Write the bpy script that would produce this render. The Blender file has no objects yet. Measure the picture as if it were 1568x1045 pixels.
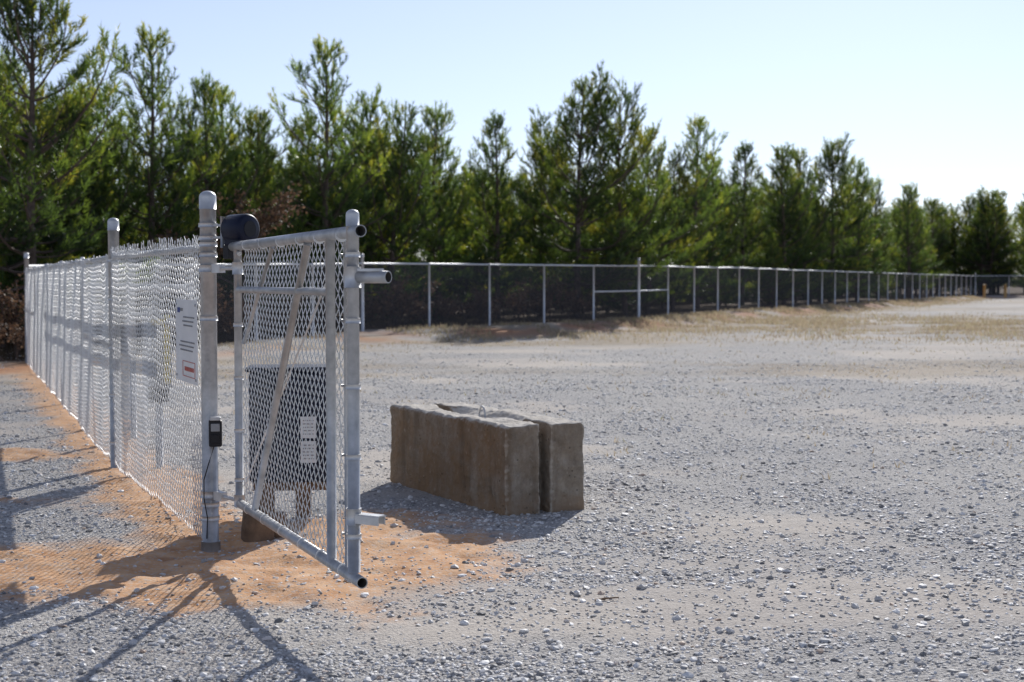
import bpy, math, random
import numpy as np
from mathutils import Vector, Matrix
random.seed(7); rng=np.random.default_rng(7)
scene=bpy.context.scene
D2R=math.radians
# ------------------------------------------------------------------ helpers
def link(o,parent=None):
    scene.collection.objects.link(o)
    if parent: o.parent=parent
    return o
def empty(name):
    e=bpy.data.objects.new(name,None); link(e); e.empty_display_size=.2; return e
class NT:
    def __init__(s,name):
        s.m=bpy.data.materials.new(name); s.m.use_nodes=True
        s.t=s.m.node_tree; s.t.nodes.clear()
        s.out=s.n('ShaderNodeOutputMaterial')
    def n(s,ty,**k):
        n=s.t.nodes.new(ty)
        for a,b in k.items(): setattr(n,a,b)
        return n
    def l(s,a,b): s.t.links.new(a,b)
    def ramp(s,fac,stops):
        r=s.n('ShaderNodeValToRGB'); e=r.color_ramp.elements
        while len(e)<len(stops): e.new(.5)
        for i,(p,c) in enumerate(stops):
            e[i].position=p; e[i].color=(c[0],c[1],c[2],1)
        s.l(fac,r.inputs[0]); return r.outputs[0]
    def mix(s,fac,a,b,bt='MIX'):
        m=s.n('ShaderNodeMix',data_type='RGBA',blend_type=bt)
        for i,v in ((0,fac),(6,a),(7,b)):
            if hasattr(v,'links') : s.l(v,m.inputs[i])
            else: m.inputs[i].default_value=v if i==0 else (v[0],v[1],v[2],1)
        return m.outputs[2]
    def noise(s,scale,detail=4,rough=.55,vec=None,out=0):
        n=s.n('ShaderNodeTexNoise'); n.inputs['Scale'].default_value=scale
        n.inputs['Detail'].default_value=detail; n.inputs['Roughness'].default_value=rough
        if vec is not None: s.l(vec,n.inputs['Vector'])
        return n.outputs[out]
    def obj(s): return s.n('ShaderNodeTexCoord').outputs['Object']
    def math(s,op,a,b=0.0):
        m=s.n('ShaderNodeMath',operation=op)
        for i,v in enumerate((a,b)):
            if hasattr(v,'links'): s.l(v,m.inputs[i])
            else: m.inputs[i].default_value=v
        return m.outputs[0]
    def bsdf(s,col,rough=.8,metal=0.0,bump=None,bstr=.5,bdist=.01,spec=.5):
        b=s.n('ShaderNodeBsdfPrincipled')
        for k,v in (('Base Color',col),('Roughness',rough),('Metallic',metal)):
            if hasattr(v,'links'): s.l(v,b.inputs[k])
            else: b.inputs[k].default_value=(v[0],v[1],v[2],1) if k=='Base Color' else v
        b.inputs['Specular IOR Level'].default_value=spec
        if bump is not None:
            bn=s.n('ShaderNodeBump'); bn.inputs['Strength'].default_value=bstr; bn.inputs['Distance'].default_value=bdist
            s.l(bump,bn.inputs['Height']); s.l(bn.outputs[0],b.inputs['Normal'])
        return b
    def done(s,sh): s.l(sh.outputs[0],s.out.inputs[0]); return s.m

def simple(name,c1,c2,scale=12,rough=.7,metal=0.0,bd=.002,spec=.5):
    m=NT(name); o=m.obj(); nz=m.noise(scale,4,.65,o)
    col=m.ramp(nz,[(.3,c1),(.7,c2)])
    r=m.n('ShaderNodeMapRange'); m.l(nz,r.inputs[0]); r.inputs[3].default_value=max(0,rough-.12); r.inputs[4].default_value=min(1,rough+.12)
    return m.done(m.bsdf(col,r.outputs[0],metal,m.noise(scale*6,3,.6,o),.4,bd,spec))
M_galv=simple('galvanized_steel',(.30,.305,.31),(.54,.54,.54),9,.42,.45,.001)
M_wire=simple('galvanized_wire',(.66,.66,.65),(.84,.84,.83),3,.4,.25,.0005)
M_cap=simple('cast_aluminium',(.48,.48,.48),(.68,.68,.67),15,.45,.4,.001)
M_inner=simple('pipe_inside',(.03,.028,.025),(.07,.06,.05),20,.9)
M_navy=simple('navy_plastic',(.004,.006,.020),(.007,.011,.03),6,.45,0,.0005,.25)
M_black=simple('black_plastic',(.008,.008,.011),(.016,.016,.02),8,.5,0,.0005,.3)
M_white=simple('white_sign_face',(.70,.70,.69),(.82,.82,.8),4,.5)
M_red=simple('red_print',(.45,.08,.06),(.55,.12,.08),9,.5)
M_blue=simple('blue_print',(.03,.05,.2),(.05,.08,.28),9,.5)
M_print=simple('grey_print',(.16,.16,.17),(.28,.28,.28),9,.6)
M_paper=simple('paper_label',(.6,.6,.6),(.78,.78,.78),9,.7)
M_wood=simple('weathered_wood',(.10,.06,.035),(.24,.15,.09),14,.85,0,.004)
M_greybox=simple('grey_paint',(.20,.21,.22),(.30,.31,.32),7,.5)
M_yellow=simple('yellow_paint',(.45,.36,.08),(.6,.5,.14),7,.5)
M_orange=simple('faded_orange_paint',(.5,.27,.08),(.62,.38,.14),7,.6)
M_frail=simple('far_fence_steel',(.6,.62,.64),(.78,.79,.8),3,.5,.3)

class MB:
    """mesh builder"""
    def __init__(s): s.v=[];s.f=[];s.mi=[];s.sm=[];s.mats=[]
    def mat(s,m):
        if m not in s.mats: s.mats.append(m)
        return s.mats.index(m)
    def ring(s,c,t,r,n,up=None):
        t=t.normalized(); u=Vector((0,0,1)) if abs(t.z)<.95 else Vector((1,0,0))
        a=t.cross(u).normalized(); b=t.cross(a).normalized(); i0=len(s.v)
        for k in range(n):
            an=2*math.pi*k/n; s.v.append(tuple(c+a*(math.cos(an)*r)+b*(math.sin(an)*r)))
        return i0
    def bridge(s,i,j,n,mi,sm=True):
        for k in range(n):
            s.f.append((i+k,i+(k+1)%n,j+(k+1)%n,j+k)); s.mi.append(mi); s.sm.append(sm)
    def cap(s,i,n,mi,rev=False):
        f=tuple(range(i,i+n)); s.f.append(f[::-1] if rev else f); s.mi.append(mi); s.sm.append(False)
    def tube(s,pts,r,m,n=16,caps=True):
        pts=[Vector(p) for p in pts]; mi=s.mat(m); rs=r if isinstance(r,(list,tuple)) else [r]*len(pts); prev=None
        for k,p in enumerate(pts):
            t=(pts[min(k+1,len(pts)-1)]-pts[max(k-1,0)])
            if t.length<1e-9: t=Vector((0,0,1))
            i=s.ring(p,t,rs[k],n)
            if prev is not None: s.bridge(prev,i,n,mi)
            elif caps: s.cap(i,n,mi)
            prev=i
        if caps: s.cap(prev,n,mi,True)
    def hollow(s,p0,p1,r,m,m_in,n=20,wall=.004):
        p0=Vector(p0);p1=Vector(p1);t=p1-p0;mi=s.mat(m);mj=s.mat(m_in)
        a=s.ring(p0,t,r,n);b=s.ring(p1,t,r,n);c=s.ring(p1,t,r-wall,n);d=s.ring(p0,t,r-wall,n)
        s.bridge(a,b,n,mi);s.bridge(b,c,n,mi,False);s.bridge(c,d,n,mj);s.bridge(d,a,n,mi,False)
    def dome(s,p,r,m,skirt=.06,n=20):
        p=Vector(p); pts=[p-Vector((0,0,skirt)),p]; rr=[r*1.06,r*1.06]
        for k in range(1,7):
            a=k/6*math.pi/2; pts.append(p+Vector((0,0,r*.8*math.sin(a)))); rr.append(max(.001,r*1.06*math.cos(a)))
        s.tube(pts,rr,m,n)
    def box(s,c,sx,sy,sz,m,ax=(1,0,0),bev=0.0):
        ax=Vector(ax).normalized(); up=Vector((0,0,1)); ay=up.cross(ax).normalized(); c=Vector(c); mi=s.mat(m)
        b=bev
        if b<=0:
            i=len(s.v)
            for dz in (-1,1):
                for dy in (-1,1):
                    for dx in (-1,1): s.v.append(tuple(c+ax*dx*sx/2+ay*dy*sy/2+up*dz*sz/2))
            for f in ((0,2,3,1),(4,5,7,6),(0,1,5,4),(2,6,7,3),(0,4,6,2),(1,3,7,5)):
                s.f.append(tuple(i+k for k in f)); s.mi.append(mi); s.sm.append(False)
        else:
            def rr(z,ins):
                i0=len(s.v); hx=sx/2-ins; hy=sy/2-ins
                for (qx,qy,a0) in ((1,1,0),(-1,1,90),(-1,-1,180),(1,-1,270)):
                    for k in range(4):
                        an=D2R(a0+k*30); s.v.append(tuple(c+ax*(qx*(hx-b)+math.cos(an)*b)+ay*(qy*(hy-b)+math.sin(an)*b)+up*z))
                return i0
            lv=[rr(-sz/2,b*.6),rr(-sz/2+b*.6,0),rr(sz/2-b*.6,0),rr(sz/2,b*.6)]
            for a,d in zip(lv,lv[1:]): s.bridge(a,d,16,mi,False)
            s.cap(lv[0],16,mi,True); s.cap(lv[-1],16,mi)
    def loft(s,secs,m):
        mi=s.mat(m); n=len(secs[0]); prev=None
        for sec in secs:
            i=len(s.v); s.v+= [tuple(p) for p in sec]
            if prev is None: s.cap(i,n,mi,True)
            else: s.bridge(prev,i,n,mi,False)
            prev=i
        s.cap(prev,n,mi)
    def build(s,name,parent=None):
        me=bpy.data.meshes.new(name); me.from_pydata(s.v,[],s.f)
        for m in s.mats: me.materials.append(m)
        me.polygons.foreach_set('material_index',s.mi); me.polygons.foreach_set('use_smooth',s.sm); me.update()
        return link(bpy.data.objects.new(name,me),parent)

def np_mesh(name,V,F,mats,mi=None,attrs=None,smooth=False):
    V=np.asarray(V,dtype=np.float32); F=np.asarray(F,dtype=np.int32); k=F.shape[1]
    me=bpy.data.meshes.new(name); me.vertices.add(len(V)); me.vertices.foreach_set('co',V.ravel())
    me.loops.add(F.size); me.loops.foreach_set('vertex_index',F.ravel())
    me.polygons.add(len(F)); me.polygons.foreach_set('loop_start',np.arange(0,F.size,k,dtype=np.int32))
    me.polygons.foreach_set('loop_total',np.full(len(F),k,dtype=np.int32))
    for m in mats: me.materials.append(m)
    if mi is not None: me.polygons.foreach_set('material_index',np.asarray(mi,dtype=np.int32))
    me.polygons.foreach_set('use_smooth',np.full(len(F),smooth))
    if attrs:
        for a,d in attrs.items():
            at=me.attributes.new(a,'FLOAT','POINT'); at.data.foreach_set('value',np.asarray(d,dtype=np.float32))
    me.update(calc_edges=True); return me

# ------------------------------------------------------------------ value noise
_perm=rng.random((256,256))
def vnoise(x,y):
    x=np.asarray(x,float);y=np.asarray(y,float)
    xi=np.floor(x).astype(int);yi=np.floor(y).astype(int);fx=x-xi;fy=y-yi
    fx=fx*fx*(3-2*fx);fy=fy*fy*(3-2*fy)
    g=lambda a,b:_perm[a&255,b&255]
    return (g(xi,yi)*(1-fx)+g(xi+1,yi)*fx)*(1-fy)+(g(xi,yi+1)*(1-fx)+g(xi+1,yi+1)*fx)*fy
def fbm(x,y,o=4):
    s=0;a=.5;t=0
    for k in range(o): s=s+a*vnoise(x*2**k+k*17.3,y*2**k+k*9.1);t+=a;a*=.5
    return s/t
def sstep(a,b,x):
    t=np.clip((x-a)/(b-a),0,1); return t*t*(3-2*t)

# ------------------------------------------------------------------ site layout (metres)
P1=np.array([-1.77,8.3]); P2=np.array([-3.30,11.8]); PC=np.array([-9.0,26.4])
FENCE_FAR=[(-9.0,26.4),(-4.0,38.0),(4.33,48.6),(42.0,129.0),(95,133)]
fx_=np.array([-60,-9.0,-4.0,4.33,42.0,95,400]); fy_=np.array([24,26.4,38.0,48.6,129,133,150])
def segdist(x,y,a,b):
    ax,ay=a;bx,by=b;dx,dy=bx-ax,by-ay
    t=np.clip(((x-ax)*dx+(y-ay)*dy)/(dx*dx+dy*dy),0,1)
    return np.hypot(x-(ax+t*dx),y-(ay+t*dy))
def sandmask(x,y):
    x=np.asarray(x,float);y=np.asarray(y,float)
    g=lambda cx,cy,rx,ry:np.exp(-(((x-cx)/rx)**2+((y-cy)/ry)**2))
    m=np.maximum.reduce([1.3*g(-.95,7.7,.85,1.0),1.25*g(-2.5,7.6,1.25,.85),1.0*g(-.45,8.2,.55,.6),1.0*g(-1.6,7.0,.6,.5),1.0*g(-.8,8.9,.6,.7),
        1.1*np.exp(-(segdist(x,y,P1,PC)/.44)**2), .9*g(-4.6,12.6,1.5,.5),.8*g(-9.6,24,3,.9),.75*g(-4.2,9.9,1.0,.35)])
    n=fbm(x*1.7+5,y*1.7,4)-.5; n2=fbm(x*9,y*9,2)-.5
    return sstep(.26,.78,m+n*.8+n2*.35)
def height(x,y):
    x=np.asarray(x,float);y=np.asarray(y,float)
    amp=np.interp(x,[-60,-9,-4,9,38,95],[0,.02,.2,.28,.18,.18])
    d=y-np.interp(x,fx_,fy_)
    z=amp*sstep(-4.5,-.6,d)
    z=z+.05*(fbm(x*.25,y*.25,3)-.5)*sstep(2,12,y-6)+(fbm(x*1.1,y*1.1,3)-.5)*.02
    near=np.exp(-((y-8)/14)**2)
    s=sandmask(x,y)
    z=z+s*near*((fbm(x*4.2,y*4.2,3)-.5)*.07+.004)+ (fbm(x*12,y*12,2)-.5)*.010*near
    hole=np.exp(-(((x+1.72)/.28)**2+((y-8.25)/.25)**2)); z=z-.035*hole
    pile=np.exp(-(((x+1.1)/.5)**2+((y-7.6)/.5)**2)); z=z+.02*pile
    berm=np.exp(-((d+1.2)/.9)**2)*np.where(d<3,1,0); z=z+berm*.10*(fbm(x*.9,y*.9,3)-.35)
    return z
def hz(x,y): return float(height(np.array([x]),np.array([y]))[0])

# ------------------------------------------------------------------ ground
def axis(lo,hi,step,mn,mx,g=1.07):
    a=list(np.arange(lo,hi,step)); s=step;v=lo;pre=[]
    while v>mn: s*=g; v-=s; pre.append(v)
    s=step;v=a[-1];post=[]
    while v<mx: s*=g; v+=s; post.append(v)
    return np.array(pre[::-1]+a+post)
xs=axis(-5.5,4,.035,-900,900,1.05); ys=axis(4.6,12.5,.035,-60,1500,1.03)
X,Y=np.meshgrid(xs,ys); Z=height(X,Y)
V=np.stack([X,Y,Z],-1).reshape(-1,3); nx=len(xs);ny=len(ys)
ii=np.arange(nx*ny).reshape(ny,nx); F=np.stack([ii[:-1,:-1],ii[:-1,1:],ii[1:,1:],ii[1:,:-1]],-1).reshape(-1,4)
S=sandmask(X,Y).ravel()
dd=(Y-np.interp(X,fx_,fy_))
clay=(np.exp(-((dd+2.3)/1.9)**2)*sstep(.36,.56,fbm(X*.45+3,Y*.45,4))).ravel()
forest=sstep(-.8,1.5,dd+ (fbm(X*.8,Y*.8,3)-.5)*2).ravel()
dry=(np.exp(-(((X-15)/10)**2+((Y-48)/11)**2))*1.2+.75*np.exp(-((dd+5)/5)**2)+.8*sstep(.45,.62,fbm(X*.12,Y*.2,3))*sstep(12,24,Y))
dry=np.clip(dry*sstep(.35,.65,fbm(X*.35+9,Y*.7,4)),0,1).ravel()
packed=(sstep(.50,.70,fbm(X*.42+3.1+Y*.15,Y*.62-X*.15,5))).ravel()
def att(g,n):
    a=g.n('ShaderNodeAttribute'); a.attribute_name=n; return a.outputs['Fac']
g=NT('gravel_ground'); o=g.obj()
vo=g.n('ShaderNodeTexVoronoi'); vo.inputs['Scale'].default_value=62; g.l(o,vo.inputs['Vector'])
vo2=g.n('ShaderNodeTexVoronoi'); vo2.inputs['Scale'].default_value=130; g.l(o,vo2.inputs['Vector'])
sep=g.n('ShaderNodeSeparateColor'); g.l(vo.outputs['Color'],sep.inputs[0])
sep2=g.n('ShaderNodeSeparateColor'); g.l(vo2.outputs['Color'],sep2.inputs[0])
c1=g.ramp(sep.outputs[0],[(0,(.14,.135,.13)),(.3,(.37,.36,.345)),(.7,(.55,.53,.50)),(1,(.76,.735,.70))])
c2=g.ramp(sep2.outputs[1],[(0,(.25,.24,.23)),(.5,(.45,.435,.415)),(1,(.66,.635,.60))])
gc=g.mix(.45,c1,c2)
nz=g.noise(9,4,.7,o)
gc=g.mix(.30,gc,g.ramp(nz,[(.3,(.32,.305,.29)),(.7,(.62,.595,.56))]))
fine=g.ramp(g.noise(60,3,.7,o),[(.3,(.42,.365,.31)),(.7,(.60,.545,.475))])
patch=att(g,'packed')
gc=g.mix(g.math('MULTIPLY',patch,.66),gc,fine)
big=g.ramp(g.noise(.3,4,.65,o),[(.3,(.84,.84,.85)),(.7,(1.06,1.04,1.0))])
gc=g.mix(1.0,gc,big,'MULTIPLY')
drycol=g.ramp(g.noise(5,4,.7,o),[(.3,(.27,.215,.15)),(.7,(.44,.37,.28))])
gc=g.mix(g.math('MULTIPLY',att(g,'dry'),.85),gc,drycol)
sandc=g.ramp(g.noise(6,5,.65,o),[(.25,(.38,.19,.092)),(.5,(.58,.34,.185)),(.75,(.69,.475,.305))])
spk=g.ramp(sep.outputs[2],[(.78,(0,0,0)),(.86,(1,1,1))])
sandc=g.mix(g.math('MULTIPLY',spk,.5),sandc,(.50,.47,.43))
gc=g.mix(att(g,'sand'),gc,sandc)
gc=g.mix(g.math('MULTIPLY',att(g,'clay'),.8),gc,(.42,.20,.10))
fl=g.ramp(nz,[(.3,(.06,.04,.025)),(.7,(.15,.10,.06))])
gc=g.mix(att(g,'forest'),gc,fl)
hgt=g.math('ADD',g.math('MULTIPLY',vo.outputs['Distance'],-1.0),g.math('MULTIPLY',vo2.outputs['Distance'],-.5))
fade=g.math('SUBTRACT',1.0,g.math('MULTIPLY',att(g,'sand'),.75))
fade=g.math('MULTIPLY',fade,g.math('SUBTRACT',1.0,g.math('MULTIPLY',patch,.6)))
hgt=g.math('MULTIPLY',hgt,fade)
hgt=g.math('ADD',hgt,g.math('MULTIPLY',nz,.6))
M_ground=g.done(g.bsdf(gc,.95,0,hgt,.9,.011,.12))
me=np_mesh('ground',V,F,[M_ground],None,{'sand':S,'clay':clay,'forest':forest,'dry':dry,'packed':packed},True)
link(bpy.data.objects.new('ground',me))

# ------------------------------------------------------------------ loose gravel (one mesh)
def ico():
    t=(1+5**.5)/2
    v=np.array([(-1,t,0),(1,t,0),(-1,-t,0),(1,-t,0),(0,-1,t),(0,1,t),(0,-1,-t),(0,1,-t),(t,0,-1),(t,0,1),(-t,0,-1),(-t,0,1)],float)
    v/=np.linalg.norm(v[0])
    f=np.array([(0,11,5),(0,5,1),(0,1,7),(0,7,10),(0,10,11),(1,5,9),(5,11,4),(11,10,2),(10,7,6),(7,1,8),(3,9,4),(3,4,2),(3,2,6),(3,6,8),(3,8,9),(4,9,5),(2,4,11),(6,2,10),(8,6,7),(9,8,1)])
    return v,f
iv,if_=ico()
N=270000
yy=4.6+ (rng.random(N)**1.6)*32; xx=(rng.random(N)*2-1)*(yy*.38+.2)
pk=sstep(.50,.70,fbm(xx*.42+3.1+yy*.15,yy*.62-xx*.15,5))
dens=(sstep(.30,.68,fbm(xx*1.3+31,yy*1.3,4))*.7+.3)*(1-.7*pk)
dens*=1-.82*sandmask(xx,yy); dens*=1-sstep(15,36,yy)
keep=rng.random(N)<dens*.85
xx=xx[keep];yy=yy[keep];N=len(xx)
r=.0032+.0058*rng.random(N)+.014*(rng.random(N)**13); r*=1+.015*(yy-5)
sc=np.stack([r*(1+.5*rng.random(N)),r*(.8+.4*rng.random(N)),r*(.35+.40*rng.random(N))],-1)
VV=iv[None]*(1+.28*(rng.random((N,12,1))-.5)*2)*sc[:,None,:]
ti=(rng.random(N)-.5)*1.0; ca,sa=np.cos(ti),np.sin(ti); y_,z_=VV[...,1].copy(),VV[...,2].copy()
VV[...,1]=y_*ca[:,None]-z_*sa[:,None]; VV[...,2]=y_*sa[:,None]+z_*ca[:,None]
an=rng.random(N)*6.283; ca,sa=np.cos(an),np.sin(an); x_,y_=VV[...,0].copy(),VV[...,1].copy()
VV[...,0]=x_*ca[:,None]-y_*sa[:,None]; VV[...,1]=x_*sa[:,None]+y_*ca[:,None]
VV+=np.stack([xx,yy,height(xx,yy)+r*.18],-1)[:,None,:]
FF=(if_[None]+(np.arange(N)*12)[:,None,None]).reshape(-1,3)
g=NT('gravel_stone'); tint=att(g,'tint')
col=g.ramp(tint,[(0,(.17,.165,.16)),(.25,(.42,.405,.39)),(.65,(.62,.60,.575)),(.93,(.82,.80,.77)),(1,(.55,.40,.29))])
M_st=g.done(g.bsdf(col,.65,0,None,spec=.4))
me=np_mesh('gravel',VV.reshape(-1,3),FF,[M_st],None,{'tint':np.repeat(rng.random(N),12)})
link(bpy.data.objects.new('gravel',me))

# ------------------------------------------------------------------ chain link weaving
def chainlink(name,A,B,z0f,z1f,parent,h=.036,r=.0019,off=0.0,tips=.0,mat=M_wire,wob=.012):
    A=np.array(A,float);B=np.array(B,float);L=np.linalg.norm(B-A);d=(B-A)/L;nrm=np.array([d[1],-d[0]])
    nw=int(L/h); Vs=[];Fs=[];base=0
    for k in range(nw):
        s0=k*h
        zb=z0f(s0);zt=z1f(s0); nj=int((zt-zb)/h)+1
        j=np.arange(nj); s=np.where(j%2==0,k if k%2==0 else k+1,k+1 if k%2==0 else k)*h
        z=zb+j*h
        o=off+np.where(j%2==0,.0022,-.0022)+wob*(np.sin(s*2.1+1.3*np.sin(z*2))*.6+np.sin(s*5.3+z*3.1)*.4)
        s=s+.006*np.sin(z*4+s*1.7)
        z=z+.006*np.sin(s*3.7+z*1.3)
        if tips>0:
            s=np.append(s,s[-1]+rng.normal()*.006); z=np.append(z,z[-1]+tips*(.7+.6*rng.random())); o=np.append(o,o[-1]+rng.normal()*.005); nj+=1
        P=np.stack([A[0]+d[0]*s+nrm[0]*o,A[1]+d[1]*s+nrm[1]*o,z],-1)
        R=[]
        for q in range(3):
            a=q*2.094
            R.append(P+np.array([nrm[0]*math.cos(a)+d[0]*math.sin(a),nrm[1]*math.cos(a)+d[1]*math.sin(a),0])*r*1.15)
        R=np.stack(R,1).reshape(-1,3); Vs.append(R)
        b=base+np.arange(nj-1)[:,None]*3
        for q in range(3):
            q2=(q+1)%3; Fs.append(np.concatenate([b+q,b+q2,b+3+q2,b+3+q],1))
        base+=nj*3
    me=np_mesh(name,np.concatenate(Vs),np.concatenate(Fs),[mat],None,None,True)
    return link(bpy.data.objects.new(name,me),parent)

def v3(p,z): return Vector((p[0],p[1],z))
# ------------------------------------------------------------------ near fence
nf=empty('chain_link_fence')
dirL=(PC-P1)/np.linalg.norm(PC-P1)
pts=[P1,P2]+[P2+(PC-P2)*k/5 for k in range(1,6)]
TOP=1.80
for i,p in enumerate(pts):
    b=MB(); gz=hz(*p); big=i in(0,1,6)
    rr=.047 if i==0 else (.044 if big else .025)
    top=2.03 if big else TOP-.03
    b.tube([v3(p,gz-.2),v3(p,top)],rr,M_galv,24)
    b.dome(v3(p,top+.005),rr,M_cap,.07 if big else .03)
    if big:
        for zz in ((.16,.24,1.33,1.70,1.76) if i==0 else (.2,.6,1.0,1.4,1.72)):
            b.tube([v3(p,zz-.013),v3(p,zz+.013)],rr+.006,M_cap,24)
            q=np.array(p)+dirL*(rr+.02); b.box((q[0],q[1],zz),.05,.02,.026,M_cap,(dirL[0],dirL[1],0))
            b.tube([(q[0]-.03,q[1]-.012,zz),(q[0]+.03,q[1]+.012,zz)],.007,M_galv,8)
    if i==0:
        b.tube([v3(p,gz-.1),v3(p,gz+.05)],[.062,.056],M_galv,20)
    b.build('fence_post_%d'%i,nf)
b=MB()
for a,c in zip(pts,pts[1:]):
    a=np.array(a);c=np.array(c)
    n=6; b.tube([v3(a+(c-a)*k/n,TOP-.05+hz(*(a+(c-a)*k/n))*.3-.008*math.sin(math.pi*k/n)) for k in range(n+1)],.023,M_cap,12)
b.tube([v3(np.array(pts[1])+(np.array(pts[2])-pts[1])*k,1.02) for k in (0,1)],.02,M_galv,12)
b.tube([v3(np.array(pts[5])+(np.array(pts[6])-pts[5])*k,1.02) for k in (0,1)],.02,M_galv,12)
b.tube([v3(P1+dirL*t,.09) for t in np.linspace(.05,19,20)],.003,M_wire,6)
q=P1+dirL*.075; b.tube([v3(q,.1),v3(q,1.78)],.008,M_galv,8)
b.build('rails',nf)
for a,c,nm,tp in ((P1+dirL*.07,P2,'mesh_a',.032),(P2,PC,'mesh_b',.012)):
    L=np.linalg.norm(c-a);dd_=(c-a)/L
    chainlink(nm,a,c,lambda s,a=a,dd_=dd_:hz(*(a+dd_*s))+.02,lambda s,tp=tp:TOP-.0-(.03 if tp<.02 else 0),nf,off=-.034,tips=tp,r=.0027,wob=.016)

# ------------------------------------------------------------------ gate
gt=empty('swing_gate')
GA=np.array([-1.66,8.3]); GD=np.array([1.0,-2.3]); GL=np.linalg.norm(GD); gd=GD/GL; gn=np.array([-gd[1],gd[0]])*-1
def G(t,z,o=0.0): p=GA+GD*t+gn*o; return Vector((p[0],p[1],z))
b=MB(); zt=1.745; zb=.285
b.hollow(G(.06,zt),G(1.03,zt+.012),.026,M_galv,M_inner,24)
b.hollow(G(.10,zb),G(1.03,zb-.005),.025,M_galv,M_inner,24)
b.tube([G(.11,zb),G(.11,zt)],.023,M_galv,16)
b.tube([G(.85,zb),G(.85,zt)],.022,M_galv,16)
b.tube([G(.985,zb+.02),G(.985,1.825)],.027,M_galv,20); b.dome(G(.985,1.83),.027,M_cap,.05)
b.tube([G(.26,zb+.02),G(.70,zt-.02)],.019,M_galv,12)
b.tube([G(.11,zb+.1,-.03),G(.83,1.62,-.03)],.005,M_wire,8)
b.tube([G(.40,zt-.02,-.02),G(.13,1.2,-.02)],.012,M_galv,10)
b.tube([G(.11,1.50,-.0),G(.85,1.50,-.0)],.018,M_galv,12)
for zz in (1.66,1.38,1.10,.80,.46):
    b.tube([G(.985,zz-.011),G(.985,zz+.011)],.0325,M_cap,20)
    b.box(G(.965,zz,0),.06,.018,.02,M_cap,(gd[0],gd[1],0))
    b.tube([G(.955,zz,-.02),G(.955,zz,.03)],.006,M_galv,8)
for zz in (1.6,1.3,1.0,.7,.42):
    b.tube([G(.11,zz-.011),G(.11,zz+.011)],.028,M_cap,16)
for t in (.2,.35,.5,.65,.78,.92):
    for z in (zt,zb): b.tube([G(t,z),G(t+.003,z)],.0285,M_wire,12)
b.tube([G(.955,zb+.03,.012),G(.955,zt-.03,.012)],.006,M_galv,8)
b.build('frame',gt)
b=MB()
e=G(.985,1.565); s_=Vector((.86,-.5,0))
b.hollow(e+s_*.03,e+s_*.185,.026,M_galv,M_inner,20)
b.tube([G(.985,1.52),G(.985,1.61)],.036,M_cap,20)
b.box(e+s_*.09+Vector((0,0,.03)),.12,.03,.012,M_cap,(s_.x,s_.y,0))
e=G(.985,.545)
b.tube([G(.985,.51),G(.985,.58)],.034,M_cap,20)
b.box(e+s_*.085+Vector((0,0,.012)),.12,.05,.006,M_cap,(s_.x,s_.y,0))
b.box(e+s_*.085+Vector((-.012,-.022,-.008)),.12,.006,.035,M_cap,(s_.x,s_.y,0))
b.box(e+s_*.085+Vector((.012,.022,-.008)),.12,.006,.035,M_cap,(s_.x,s_.y,0))
b.build('latch',gt)
b=MB()
for zz in (.30,1.62):
    b.tube([v3(P1,zz-.02),v3(P1,zz+.02)],.056,M_cap,20)
    p=Vector((P1[0],P1[1],zz)); q=G(.11,zz)
    b.tube([p+(q-p)*.12,q],.011,M_cap,10)
    b.box(p+(q-p)*.35,.09,.04,.05,M_cap,(q-p).to_tuple())
    b.tube([q-Vector((0,0,.035)),q+Vector((0,0,.035))],.031,M_cap,16)
b.build('hinges',gt)
chainlink('gate_mesh',GA+GD*.115,GA+GD*.95,lambda s:zb-.02,lambda s:zt+.02,gt,off=-.031,tips=0,r=.0023,wob=.006,h=.035)

# ------------------------------------------------------------------ gate closer
gc_=empty('gate_operator'); b=MB()
c=Vector((-1.56,8.18,1.845)); ax=Vector((.80,-.6,0)).normalized()
pr=[(-.085,.05),(-.085,.07),(-.07,.085),(.055,.088),(.075,.082),(.08,.07),(.081,.05)]
b.tube([c+ax*x for x,_ in pr],[q for _,q in pr],M_navy,28)
b.box(c+Vector((0,0,-.045)),.15,.12,.10,M_navy,ax,.012)
b.tube([c+ax*.081,c+ax*.084],.045,M_black,24)
b.build('drum',gc_); b=MB()
b.box(Vector((-1.675,8.26,1.80)),.12,.04,.012,M_galv,(.2,-.08,0))
b.box(Vector((-1.675,8.26,1.87)),.12,.04,.012,M_galv,(.2,-.08,0))
b.tube([(-1.77,8.3,1.785),(-1.77,8.3,1.81)],.055,M_cap,20); b.tube([(-1.77,8.3,1.86),(-1.77,8.3,1.885)],.055,M_cap,20)
b.tube([c+Vector((-.05,.03,-.1)),G(.13,1.70)],.013,M_cap,10)
b.box(c+Vector((-.07,.02,-.13)),.05,.05,.08,M_black,ax,.006)
b.tube([(-1.67,8.22,1.74),(-1.67,8.22,1.92)],.012,M_galv,10)
b.build('bracket',gc_)

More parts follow.
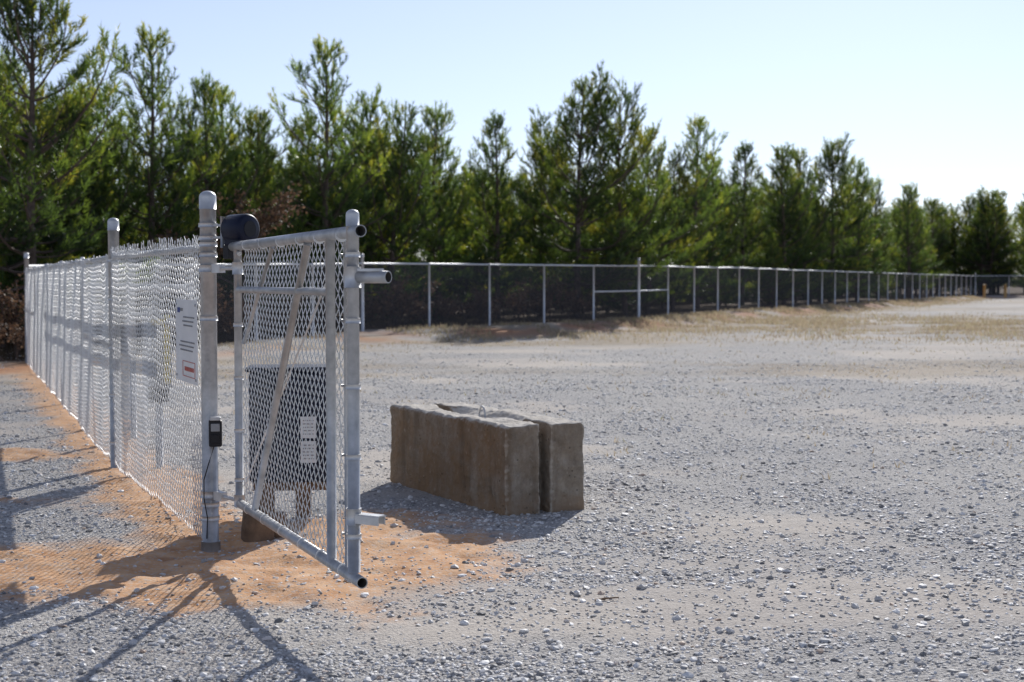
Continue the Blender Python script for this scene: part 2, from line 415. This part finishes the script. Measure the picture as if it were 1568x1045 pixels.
# ------------------------------------------------------------------ sign on fence
sg=empty('warning_sign'); sd=Vector((-(P1-P2)[0],-(P1-P2)[1],0)).normalized(); sn=Vector((-sd.y,sd.x,0))
if sn.x>0: sn=-sn
s0=v3(P1,0)+sd*.03+sn*.062; W=.66;H=.50;zc=1.185
b=MB(); b.box(s0+sd*W/2+Vector((0,0,zc)),W,.004,H,M_white,sd.to_tuple(),0); b.build('panel',sg)
def sbox(u0,u1,w0,w1,m,b):
    c=s0+sd*((u0+u1)/2)+Vector((0,0,zc+(w0+w1)/2))+sn*.0035
    b.box(c,abs(u1-u0),.002,abs(w1-w0),m,sd.to_tuple())
b=MB(); sbox(.52,.60,.17,.20,M_blue,b); sbox(.43,.51,.18,.198,M_print,b)
for i,w in enumerate((.14,.115,.09,-.01,-.035,-.06)):
    u=.07+.03*(i%3); e_=.42 if i<3 else .52
    while u<e_:
        l=.02+.04*rng.random(); sbox(u,min(u+l,.56),w,w+.009,M_print,b); u+=l+.014
for w in (-.125,-.215): sbox(.06,.44,w,w+.004,M_red,b)
for u in (.06,.434): sbox(u,u+.006,-.209,-.125,M_red,b)
u=.10
while u<.38: l=.015+.02*rng.random(); sbox(u,u+l,-.18,-.155,M_red,b); u+=l+.014
b.build('print',sg)
b=MB()
for uu in (.03,.63):
    for w in (-.22,.22):
        c=s0+sd*uu+Vector((0,0,zc+w)); b.tube([c+sn*.002,c+sn*.008],.008,M_galv,8)
b.build('bolts',sg)

# ------------------------------------------------------------------ lock box on post + cable
lb=empty('keypad_box'); b=MB()
f=Vector((.18,-1,0)).normalized(); c=v3(P1,.665)+f*.07+Vector((.035,0,0))
b.box(c,.075,.055,.155,M_black,(1,.18,0),.01); b.box(c+f*.03+Vector((0,0,.035)),.05,.008,.045,M_greybox,(1,.18,0),.003)
b.box(c+f*.03+Vector((0,0,-.03)),.045,.012,.05,M_black,(1,.18,0),.004)
b.box(c+Vector((0,0,.085)),.06,.06,.02,M_galv,(1,.18,0),.004)
b.build('body',lb); b=MB()
b.tube([c+Vector((-.01,0,-.08)),c+Vector((-.035,-.02,-.17)),c+Vector((-.065,-.02,-.27)),c+Vector((-.07,0,-.38)),c+Vector((-.05,0,-.5)),c+Vector((-.06,.02,-.62))],.0035,M_black,8)
b.build('cable',lb)

# ------------------------------------------------------------------ dark cabinet on timber legs
cb=empty('control_cabinet'); b=MB(); cx,cy=-1.45,9.35; A=(1,.10,0)
b.box((cx,cy,.60),.54,.34,.72,M_navy,A,.025); b.box((cx,cy,.975),.58,.38,.03,M_navy,A,.012)
for k in range(5): b.box((cx-.12,cy-.178-.012,.75+k*.035),.22,.012,.012,M_black,A)
b.build('cabinet_body',cb); b=MB()
b.box((cx+.13,cy-.165,.60),.10,.006,.14,M_paper,A); b.box((cx+.13,cy-.165,.44),.10,.006,.14,M_paper,A)
for k in range(5): b.box((cx+.13,cy-.170,.645-.022*k),.07,.002,.006,M_print,A); b.box((cx+.13,cy-.170,.485-.022*k),.07,.002,.006,M_print,A)
b.build('labels',cb); b=MB()
for dx in (-.16,.08): b.box((cx+dx,cy-.05,.12),.10,.09,.50,M_wood,A,.008)
b.box((cx,cy-.06,.22),.5,.04,.09,M_wood,A,.006)
b.build('timber_legs',cb)
ws=MB(); z0=hz(-1.52,8.46)
ws.tube([(-1.53,8.5,z0-.1),(-1.53,8.5,z0+.05),(-1.525,8.5,z0+.17),(-1.52,8.5,z0+.185)],[.10,.098,.092,.08],M_wood,14)
ws.box((-1.44,8.62,z0+.06),.12,.09,.16,M_wood,(1,.4,0),.01)
ws.build('timber_stump')
ub=empty('utility_box'); b=MB()
b.box((-2.90,11.6,.98),.30,.18,.60,M_greybox,(.5,-1,0),.015); b.box((-2.88,11.58,1.30),.34,.22,.02,M_greybox,(.5,-1,0),.006)
b.build('enclosure',ub); b=MB(); b.box((-2.76,11.36,1.0),.03,.05,.55,M_yellow,(.5,-1,0),.006); b.box((-2.82,11.40,1.22),.03,.16,.05,M_yellow,(.5,-1,0),.006); b.build('yellow_edge',ub)
b=MB(); b.tube([(-2.9,11.65,-.1),(-2.9,11.65,1.3)],.03,M_galv,14); b.box((-2.9,11.6,.62),.12,.16,.12,M_black,(.5,-1,0),.01); b.build('support_post',ub)
pb=empty('pipe_barrier'); b=MB(); a=np.array([-2.3,10.2]); c=np.array([-6.6,21.5])
for z in (1.49,1.22): b.tube([v3(a,z),v3(c,z-.02)],.036,M_galv,14)
for k in (0.33,.98):
    p=a+(c-a)*k; b.tube([v3(p,-.1),v3(p,1.52)],.03,M_galv,14)
b.build('rails_and_posts',pb)

# ------------------------------------------------------------------ concrete block
g=NT('weathered_concrete'); o=g.obj()
c=g.ramp(g.noise(6,8,.75,o),[(.30,(.16,.135,.105)),(.5,(.285,.245,.195)),(.70,(.42,.38,.32))])
st=g.ramp(g.noise(2.8,7,.7,o),[(.42,(0,0,0)),(.58,(1,1,1))])
geo=g.n('ShaderNodeNewGeometry')
sxo=g.n('ShaderNodeSeparateXYZ'); g.l(o,sxo.inputs[0])
ly=g.ramp(sxo.outputs[1],[(.02,(1,1,1)),(.06,(.35,.35,.35))])
c=g.mix(g.math('MULTIPLY',ly,g.math('ADD',.30,g.math('MULTIPLY',st,.55))),c,(.24,.15,.08))
mp=g.n('ShaderNodeMapping'); mp.inputs['Scale'].default_value=(7,7,1.1); g.l(o,mp.inputs[0])
strk=g.ramp(g.noise(1.0,5,.65,mp.outputs[0]),[(.50,(0,0,0)),(.66,(1,1,1))])
c=g.mix(g.math('MULTIPLY',strk,.50),c,(.12,.088,.06))
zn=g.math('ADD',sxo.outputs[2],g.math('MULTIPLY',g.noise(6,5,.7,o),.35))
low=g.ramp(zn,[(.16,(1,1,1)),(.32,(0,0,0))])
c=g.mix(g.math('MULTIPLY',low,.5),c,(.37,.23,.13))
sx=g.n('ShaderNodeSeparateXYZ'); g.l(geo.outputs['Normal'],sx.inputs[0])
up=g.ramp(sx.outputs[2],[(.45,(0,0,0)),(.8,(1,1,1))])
c=g.mix(up,c,g.ramp(g.noise(9,7,.75,o),[(.3,(.46,.41,.34)),(.7,(.72,.67,.59))]))  # paler colour on upward faces paints in the sunlit look of the top
vv=g.n('ShaderNodeTexVoronoi'); vv.inputs['Scale'].default_value=27; g.l(o,vv.inputs['Vector'])
pit=g.ramp(vv.outputs['Distance'],[(.08,(1,1,1)),(.20,(0,0,0))])
pit=g.math('MULTIPLY',pit,g.ramp(g.noise(7,2,.5,o),[(.46,(0,0,0)),(.58,(1,1,1))]))
c=g.mix(g.math('MULTIPLY',pit,.75),c,(.07,.05,.038))
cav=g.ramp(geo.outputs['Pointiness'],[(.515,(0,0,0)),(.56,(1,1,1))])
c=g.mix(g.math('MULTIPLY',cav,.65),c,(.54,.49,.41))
hh=g.math('ADD',g.noise(28,7,.75,o),g.math('MULTIPLY',pit,-.7))
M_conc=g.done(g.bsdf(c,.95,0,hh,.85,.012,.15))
Lb=1.83;Wb=.585;Hb=.61;sw=.252
b=MB()
xsn=[0,.05,.30,.42,.9,1.36,1.48,1.74,1.83]; cc=[0,0,.0,.10,.11,.10,.0,0,0]; dp=[.0,.0,.01,.055,.06,.055,.01,.0,.0]
secA=[];secB=[]
for x,ci,di in zip(xsn,cc,dp):
    e=.010 if x in (0,1.83) else 0
    secA.append([(x,e,0),(x,0,.02),(x,0,Hb-.02),(x,.02,Hb-e),(x,sw-ci-.005,Hb-e),(x,sw,Hb-di-.006),(x,sw+.002,0)])
for x,ci,di in zip(xsn,cc,dp):
    x2=.05+x*(1.80/1.83); e=.010 if x in (0,1.83) else 0
    secB.append([(x2,Wb-sw-.002,0),(x2,Wb-sw,Hb-di-.006),(x2,Wb-sw+ci+.005,Hb-e),(x2,Wb-.02,Hb-e),(x2,Wb,Hb-.02),(x2,Wb+.01,.02),(x2,Wb+.01,0)])
b.loft(secA,M_conc); b.loft(secB,M_conc)
b.box(((.10+Lb-.11)/2,Wb/2,(Hb-.07)/2),Lb-.21,.16,Hb-.07,M_conc)
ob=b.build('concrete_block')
rm=ob.modifiers.new('r','REMESH'); rm.mode='VOXEL'; rm.voxel_size=.008; rm.use_smooth_shade=True
sm=ob.modifiers.new('s','SMOOTH'); sm.iterations=1; sm.factor=.5
for nm,sz,stg,con in (('c1',.30,.012,1),('c2',.05,.011,1.3),('c3',.9,.014,1),('c4',.13,.014,2.2)):
    tx=bpy.data.textures.new(nm,'CLOUDS'); tx.noise_scale=sz; tx.noise_depth=3; tx.contrast=con
    dm=ob.modifiers.new(nm,'DISPLACE'); dm.texture=tx; dm.strength=stg; dm.mid_level=.5; dm.texture_coords='LOCAL'
lv=Vector((-.936+.04,10.9-9.3,0)).normalized()
ang=math.atan2(-lv.y,-lv.x)
ob.rotation_euler=(0,0,ang)
R=Matrix.Rotation(ang,3,'Z'); near=R@Vector((Lb,0,0)); ob.location=Vector((-.04,9.3,-.008))-near
b=MB(); pts_=[]
for k in range(9):
    a=math.pi*k/8; pts_.append(Vector((.95+.045*math.cos(a),Wb/2,Hb-.04+.085*math.sin(a))))
b.tube(pts_,.007,M_galv,8); lo=b.build('lifting_loop'); lo.parent=ob

# ------------------------------------------------------------------ far fence
ff=empty('boundary_fence')
g=NT('far_chain_link'); tr=g.n('ShaderNodeBsdfTransparent'); df=g.n('ShaderNodeBsdfDiffuse'); df.inputs[0].default_value=(.12,.125,.135,1)
mx=g.n('ShaderNodeMixShader'); mx.inputs[0].default_value=.30; g.l(tr.outputs[0],mx.inputs[1]); g.l(df.outputs[0],mx.inputs[2])
M_far=g.done(mx)
b=MB(); mmesh=MB()
FH=1.80
for si,(a,c) in enumerate(zip(FENCE_FAR,FENCE_FAR[1:])):
    a=np.array(a);c=np.array(c);L=np.linalg.norm(c-a);n=max(1,round(L/(2.75 if si<2 else 3.05)))
    for k in range(n+1):
        p=a+(c-a)*k/n; z=hz(*p); term=(k==0)
        if not (si==0 and k==0):
            b.tube([v3(p,z-.1),v3(p,z+FH+(.22 if term else .02))],.05 if term else .033,M_frail,10)
            if term: b.dome(v3(p,z+FH+.23),.05,M_cap,.05,10)
        if k<n:
            q=a+(c-a)*(k+1)/n; zq=hz(*q)
            b.tube([v3(p,z+FH),v3(q,zq+FH)],.026,M_frail,8)
            if si==1 and k>=n-1 or si==2 and k==0: b.tube([v3(p,z+.95),v3(q,zq+.95)],.025,M_frail,8)
            i=len(mmesh.v); mmesh.v+=[tuple(v3(p,z+.03)),tuple(v3(q,zq+.03)),tuple(v3(q,zq+FH)),tuple(v3(p,z+FH))]
            mmesh.f.append((i,i+1,i+2,i+3)); mmesh.mi.append(mmesh.mat(M_far)); mmesh.sm.append(False)
b.build('posts_and_rails',ff); mmesh.build('mesh_panels',ff)
for (x,y) in ((40.5,122),(43.5,125.5)):
    b=MB(); b.tube([(x,y,0),(x,y,1.15)],.12,M_orange,10); b.dome((x,y,1.15),.12,M_orange,.02,10); b.build('marker_post')

# ------------------------------------------------------------------ pines
g=NT('pine_needles'); t=att(g,'tint'); oi=g.n('ShaderNodeObjectInfo')
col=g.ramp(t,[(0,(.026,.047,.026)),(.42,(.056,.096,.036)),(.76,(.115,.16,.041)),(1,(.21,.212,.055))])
v=g.n('ShaderNodeMapRange'); g.l(oi.outputs['Random'],v.inputs[0]); v.inputs[3].default_value=.75; v.inputs[4].default_value=1.4
hs=g.n('ShaderNodeHueSaturation'); g.l(v.outputs[0],hs.inputs['Value']); g.l(col,hs.inputs['Color'])
df=g.bsdf(hs.outputs[0],.42,0,None,spec=.5); tl=g.n('ShaderNodeBsdfTranslucent')
yc=g.mix(1.0,hs.outputs[0],(3.0,2.7,1.05),'MULTIPLY'); g.l(yc,tl.inputs[0])
mx=g.n('ShaderNodeMixShader'); mx.inputs[0].default_value=.45; g.l(df.outputs[0],mx.inputs[1]); g.l(tl.outputs[0],mx.inputs[2]); M_need=g.done(mx)
M_bark=simple('pine_bark',(.07,.05,.04),(.17,.125,.10),10,.9,0,.01)
def make_pine(name,seed,H=8.0,R=2.0,z0=.9,open_=1.0,nn=16):
    r_=random.Random(seed); npr=np.random.default_rng(seed)
    b=MB(); bend=[(r_.gauss(0,.10),r_.gauss(0,.10)) for _ in range(3)]
    def tr_(z):
        f=z/H; return Vector((bend[0][0]*math.sin(f*3)+bend[1][0]*math.sin(f*7)*.4,bend[0][1]*math.sin(f*3.3)+bend[1][1]*math.sin(f*6)*.4,z))
    n=14; b.tube([tr_(H*.985*k/n) for k in range(n+1)],[.115*(1-k/n)**.85+.010 for k in range(n+1)],M_bark,8)
    sh=[]
    def shoot(p,d,l,t): sh.append((p.x,p.y,p.z,d.x,d.y,d.z,l,t))
    z=z0
    lean=r_.random()*6.28; lean2=r_.random()*6.28
    while z<H-.45:
        f=(z-z0)/(H-z0); prof=(1-f)**.66*(.66+.34*min(1,f/.3)); nb=r_.randint(4,5)
        prof*=r_.uniform(.70,1.22)
        az0=r_.random()*6.28
        for k in range(nb):
            if r_.random()<.10: continue
            az=az0+k*6.283/nb+r_.gauss(0,.3); L=max(.40,R*prof*r_.uniform(.5,1.3)*(1+.22*math.cos(az-lean)+.15*math.cos(az*1-lean2+z*1.3))); el=D2R(2+52*f+r_.gauss(0,10))
            if f<.2: el-=D2R(12)
            p=tr_(z+r_.gauss(0,.08)); pts=[p]; m=5
            for q in range(m):
                e2=min(el+D2R(9)*q,1.4); d=Vector((math.cos(az)*math.cos(e2),math.sin(az)*math.cos(e2),math.sin(e2))); az+=r_.gauss(0,.12)
                p=p+d*(L/m); pts.append(p)
            b.tube(pts,[.010+.016*L*(1-q/m)*.8 for q in range(m+1)],M_bark,4,False)
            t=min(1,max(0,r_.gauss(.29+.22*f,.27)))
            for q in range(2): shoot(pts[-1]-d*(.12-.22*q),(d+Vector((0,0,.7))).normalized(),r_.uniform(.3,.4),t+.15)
            nbough=max(2,int(L*5.0*open_*(1-.32*f)))
            for q in range(nbough):
                u=(q+r_.uniform(.3,1))/(nbough+.3); u=.15+.83*u if L>.9 else u
                i=min(m-1,int(u*m)); pp=pts[i].lerp(pts[i+1],min(1,u*m-i)); dd=(pts[i+1]-pts[i]).normalized()
                side=dd.cross(Vector((0,0,1))).normalized()*(1 if (q%2==0) else -1)
                sd_=(dd*r_.uniform(.5,1)+side*r_.uniform(.4,1.0)+Vector((0,0,r_.uniform(-.15,.6)))).normalized()
                bl=r_.uniform(.18,.42)+.62*(1-u)*min(1.4,L)*r_.uniform(.4,1)
                e=pp+sd_*bl
                b.tube([pp,e],[.008,.005],M_bark,3,False)
                t2=min(1,max(0,t+r_.gauss(0,.14)))
                ns=3+int(bl*6)
                for w in range(ns):
                    uu=1-w/ns*.85; c=pp+sd_*bl*uu
                    dv=(sd_*.8+Vector((r_.gauss(0,.4),r_.gauss(0,.4),r_.uniform(.1,1.2)))).normalized()
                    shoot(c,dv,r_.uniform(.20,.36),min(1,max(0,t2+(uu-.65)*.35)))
        z+=r_.uniform(.27,.43)*(1+.28*f)
    for k in range(7):
        shoot(tr_(H-.20*k-.15),Vector((r_.gauss(0,.10),r_.gauss(0,.10),1)).normalized(),.34,.6)
    S=np.array(sh); m=len(S); nl=nn
    P=S[:,None,:3]; Dv=S[:,None,3:6]; Ls=S[:,6][:,None,None]
    rnd=npr.normal(size=(m,nl,3)); perp=rnd-(rnd*Dv).sum(-1,keepdims=True)*Dv; perp/=np.linalg.norm(perp,axis=-1,keepdims=True)
    a=np.radians(npr.uniform(10,50,(m,nl,1))); nd=Dv*np.cos(a)+perp*np.sin(a)
    s=npr.random((m,nl,1)); base=P+Dv*(s*Ls); ln=npr.uniform(.11,.20,(m,nl,1)); wv=np.cross(nd,npr.normal(size=(m,nl,3))); wv/=np.linalg.norm(wv,axis=-1,keepdims=True)
    w=.0118; tri=np.stack([base-wv*w,base+wv*w,base+nd*ln+np.array([0,0,-.01])],2).reshape(-1,3)
    tt=np.repeat(np.clip(S[:,7],0,1),nl*3)+np.repeat(npr.normal(0,.07,m*nl),3)
    wv_=np.array(b.v); wf=[]
    for f_ in b.f:
        for k in range(1,len(f_)-1): wf.append((f_[0],f_[k],f_[k+1]))
    V=np.concatenate([wv_,tri]); F=np.concatenate([np.array(wf),np.arange(len(tri)).reshape(-1,3)+len(wv_)])
    mi=np.concatenate([np.zeros(len(wf),int),np.ones(len(tri)//3,int)])
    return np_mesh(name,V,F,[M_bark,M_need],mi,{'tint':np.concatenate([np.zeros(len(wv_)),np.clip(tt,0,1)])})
PM=[make_pine('pine_a',11,8,3.0,.6,1.0),make_pine('pine_b',22,8,2.5,.8,1.0),make_pine('pine_c',33,8,3.3,1.3,1.05),make_pine('pine_d',44,8,2.0,1.0,.85),make_pine('pine_e',55,8,2.8,.5,1.0),make_pine('pine_f',66,8,2.3,1.4,.75)]
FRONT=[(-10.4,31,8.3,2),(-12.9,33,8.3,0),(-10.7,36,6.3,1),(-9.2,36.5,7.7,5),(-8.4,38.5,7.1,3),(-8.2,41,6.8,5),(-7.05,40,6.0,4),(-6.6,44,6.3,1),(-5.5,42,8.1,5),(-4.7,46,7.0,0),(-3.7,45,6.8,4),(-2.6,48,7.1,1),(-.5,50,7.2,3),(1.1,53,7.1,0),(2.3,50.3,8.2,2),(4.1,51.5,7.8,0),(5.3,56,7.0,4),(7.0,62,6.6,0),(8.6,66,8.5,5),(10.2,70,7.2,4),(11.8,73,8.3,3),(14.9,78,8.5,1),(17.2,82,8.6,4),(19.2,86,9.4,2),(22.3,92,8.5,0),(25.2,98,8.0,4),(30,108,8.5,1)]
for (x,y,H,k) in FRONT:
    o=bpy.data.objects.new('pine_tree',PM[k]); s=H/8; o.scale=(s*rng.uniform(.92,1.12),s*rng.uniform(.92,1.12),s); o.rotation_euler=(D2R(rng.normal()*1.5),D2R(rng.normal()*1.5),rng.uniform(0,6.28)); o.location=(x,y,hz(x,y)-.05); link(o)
dt=empty('distant_pine_trees'); cnt=0
poly=[(-26,26),(-14,28),(-9,33),(-4.0,41),(4.33,51.6),(42,134),(120,142)]
for ri,off in enumerate((3.4,7.5,12.5,19)):
    for si,(a,c) in enumerate(zip(poly,poly[1:])):
        a=np.array(a,float);c=np.array(c,float);L=np.linalg.norm(c-a);d=(c-a)/L;n=np.array([-d[1],d[0]])
        sp=2.8 if si<4 else 3.1; k=0
        while k*sp<L:
            p=a+d*(k*sp+rng.normal()*.9)+n*(off+rng.normal()*1.0); k+=1
            if ri==0 and 2<=si<=4 and p[0]<31: 
                if rng.random()<.15: continue
                H=rng.uniform(3.0,5.6)
            else: H=rng.uniform(5.2,7.2) if p[0]<12 else rng.uniform(6.6,8.6)
            if si==5: H=rng.uniform(8.0,10)
            if p[0]<-11: H=rng.uniform(6,7.6)
            o=bpy.data.objects.new('tree_%d'%cnt,PM[rng.integers(0,6)]); cnt+=1
            s=H/8; w=rng.uniform(1.0,1.35); o.scale=(s*w,s*w,s); o.rotation_euler=(0,0,rng.uniform(0,6.28)); o.location=(p[0],p[1],hz(*p)-.05); link(o,dt)
# ------------------------------------------------------------------ brown-leaved shrubs
g=NT('dead_leaves'); t=att(g,'tint')
col=g.ramp(t,[(0,(.07,.04,.025)),(.5,(.16,.09,.055)),(1,(.27,.17,.10))])
df=g.bsdf(col,.7); tl=g.n('ShaderNodeBsdfTranslucent'); g.l(col,tl.inputs[0]); mx=g.n('ShaderNodeMixShader'); mx.inputs[0].default_value=.35; g.l(df.outputs[0],mx.inputs[1]); g.l(tl.outputs[0],mx.inputs[2]); M_leaf=g.done(mx)
def make_shrub(name,seed,H,W,stems,leaves):
    r_=random.Random(seed); npr=np.random.default_rng(seed); b=MB(); tips=[]
    def grow(p,d,l,r,dep):
        pts=[p]; 
        for k in range(4): d=(d+Vector((r_.gauss(0,.14),r_.gauss(0,.14),r_.gauss(.03,.08)))).normalized(); p=p+d*l/4; pts.append(p); 
        b.tube(pts,[r*(1-.12*k) for k in range(5)],M_bark,4,False)
        if dep<=1: tips.extend(pts[1:])
        if dep>0:
            for k in range(r_.randint(3,4)):
                q=pts[r_.randint(1,4)]; grow(q,(d+Vector((r_.gauss(0,.7),r_.gauss(0,.7),r_.uniform(-.1,.5)))).normalized(),l*r_.uniform(.5,.75),r*.55,dep-1)
    for k in range(stems):
        a=r_.random()*6.28; grow(Vector((math.cos(a)*W*.25*(stems>1),math.sin(a)*W*.25*(stems>1),0)),Vector((math.cos(a)*.35*W/H,math.sin(a)*.35*W/H,1)).normalized(),H*.45,.012+.008*H,3)
    T=np.array([tuple(t) for t in tips]); idx=npr.integers(0,len(T),leaves); c=T[idx]+npr.normal(0,.07*max(1,H/2.5),(leaves,3))
    a=npr.normal(size=(leaves,3)); a/=np.linalg.norm(a,axis=1,keepdims=True); q=np.cross(a,npr.normal(size=(leaves,3))); q/=np.linalg.norm(q,axis=1,keepdims=True)
    s=npr.uniform(.03,.06,(leaves,1)); tri=np.stack([c-a*s,c+q*s*.6,c+a*s,c-q*s*.6],1).reshape(-1,3)
    wv_=np.array(b.v); F=np.concatenate([np.array([f for f in b.f if len(f)==4]),np.arange(len(tri)).reshape(-1,4)+len(wv_)])
    nwf=len(F)-leaves; mi=np.concatenate([np.zeros(nwf,int),np.ones(leaves,int)])
    return np_mesh(name,np.array(np.concatenate([wv_,tri])),F,[M_bark,M_leaf],mi,{'tint':np.concatenate([np.zeros(len(wv_)),np.repeat(npr.random(leaves),4)])})
oak=make_shrub('oak_m',3,3.9,3,1,2400); sh1=make_shrub('sh1',5,1.5,2.4,9,2200); sh2=make_shrub('sh2',8,2.0,2,7,1600)
for (x,y) in ((-6.5,34.8),):
    o=bpy.data.objects.new('dry_oak_tree',oak); o.location=(x,y,hz(x,y)); o.rotation_euler=(0,0,x); link(o)
for i in range(22):
    if i<9: x,y=-9.2-i*.75+rng.normal()*.3,27.6+rng.normal()*.7
    elif i<14:
        k=(i-9)/5; x,y=-8.8+4.4*k-.5,28.5+10*k+1
    else:
        k=(i-14)/8; x,y=-3.5+ (7.6)*k-.6+rng.normal()*.3, 39.4+ 9.6*k+1.4+rng.normal()*.4
    o=bpy.data.objects.new('dry_shrub',(sh1,sh2)[i%2]); s=rng.uniform(.6,1.0); o.scale=(s,s,s); o.rotation_euler=(0,0,rng.uniform(0,6)); o.location=(x,y,hz(x,y)); link(o)

# ------------------------------------------------------------------ dry grass (one mesh)
N=90000
k=rng.random(N)
gx=np.where(k<.45,15+rng.normal(0,7,N),rng.uniform(-8,40,N)); fyv=np.interp(gx,fx_,fy_)
gy=np.where(k<.45,48+rng.normal(0,7,N),fyv-np.abs(rng.normal(0,3.2,N))-.2)
k2=k>.80; gx[k2]=rng.uniform(-7,14,k2.sum()); gy[k2]=rng.uniform(11,38,k2.sum())
cl=fbm(gx*.8,gy*.8,3); keep=(cl>.47)&(gy<np.interp(gx,fx_,fy_)+1); keep&=~(k2&(fbm(gx*2.2,gy*2.2,2)<.66))
keep&=~((gx<-1.9-(gy-8.3)*.39))
gx=gx[keep];gy=gy[keep];N=len(gx)
hgt_=rng.uniform(.04,.15,N)*np.where(gy<36,.5,1); a=rng.uniform(0,6.28,N); w=.004+.00022*gy
B=np.stack([gx,gy,height(gx,gy)],-1); wv=np.stack([np.cos(a)*w,np.sin(a)*w,0*a],-1); tip=np.stack([rng.normal(0,.035,N),rng.normal(0,.035,N),hgt_],-1)
tri=np.stack([B-wv,B+wv,B+tip],1).reshape(-1,3)
g=NT('dry_grass_blades'); col=g.ramp(att(g,'tint'),[(0,(.30,.23,.15)),(.7,(.50,.41,.28)),(1,(.34,.32,.17))]); bb=g.bsdf(col,.8); tl=g.n('ShaderNodeBsdfTranslucent'); g.l(col,tl.inputs[0]); mx=g.n('ShaderNodeMixShader'); mx.inputs[0].default_value=.5; g.l(bb.outputs[0],mx.inputs[1]); g.l(tl.outputs[0],mx.inputs[2]); M_gr=g.done(mx)
link(bpy.data.objects.new('dry_grass',np_mesh('dry_grass',tri,np.arange(N*3).reshape(-1,3),[M_gr],None,{'tint':np.repeat(rng.random(N),3)})))
b=MB(); tz=hz(.5,6.8); b.tube([(.40,6.82,tz+.008),(.45,6.83,tz+.014),(.52,6.86,tz+.012)],[.004,.005,.003],M_wood,6); b.build('fallen_twig')

# ------------------------------------------------------------------ light
az=D2R(15.5); el=D2R(29)
sun=bpy.data.lights.new('sun','SUN'); sun.energy=5; sun.angle=D2R(.5); sun.color=(1,.97,.93)
so=bpy.data.objects.new('sun',sun); link(so)
dv=Vector((math.sin(az)*math.cos(el),math.cos(az)*math.cos(el),math.sin(el))); so.rotation_euler=dv.to_track_quat('Z','Y').to_euler(); so.location=(5,20,20)
w=bpy.data.worlds.new('World'); scene.world=w; w.use_nodes=True; nt=w.node_tree; bg=nt.nodes['Background']
sk=nt.nodes.new('ShaderNodeTexSky'); sk.sky_type='NISHITA'; sk.sun_disc=False; sk.sun_elevation=el; sk.sun_rotation=az; sk.air_density=1.0; sk.dust_density=.15; sk.ozone_density=3.0
hs=nt.nodes.new('ShaderNodeHueSaturation'); hs.inputs['Saturation'].default_value=.55; nt.links.new(sk.outputs[0],hs.inputs['Color'])
mm=nt.nodes.new('ShaderNodeMix'); mm.data_type='RGBA'; mm.blend_type='MULTIPLY'; mm.inputs[0].default_value=1; mm.inputs[7].default_value=(.91,.95,1.13,1); nt.links.new(hs.outputs[0],mm.inputs[6])
nt.links.new(mm.outputs[2],bg.inputs[0]); bg.inputs[1].default_value=.110
# ------------------------------------------------------------------ camera
cam=bpy.data.cameras.new('camera'); co=bpy.data.objects.new('camera',cam); link(co); scene.camera=co
cam.lens=50; cam.sensor_width=36; cam.clip_end=4000; cam.clip_start=.1
co.location=(0,0,1.55); co.rotation_euler=(D2R(90-2.43),0,0)
cam.dof.use_dof=True; cam.dof.focus_distance=7.6; cam.dof.aperture_fstop=3.6
scene.view_settings.view_transform='Standard'; scene.view_settings.look='None'; scene.view_settings.exposure=0
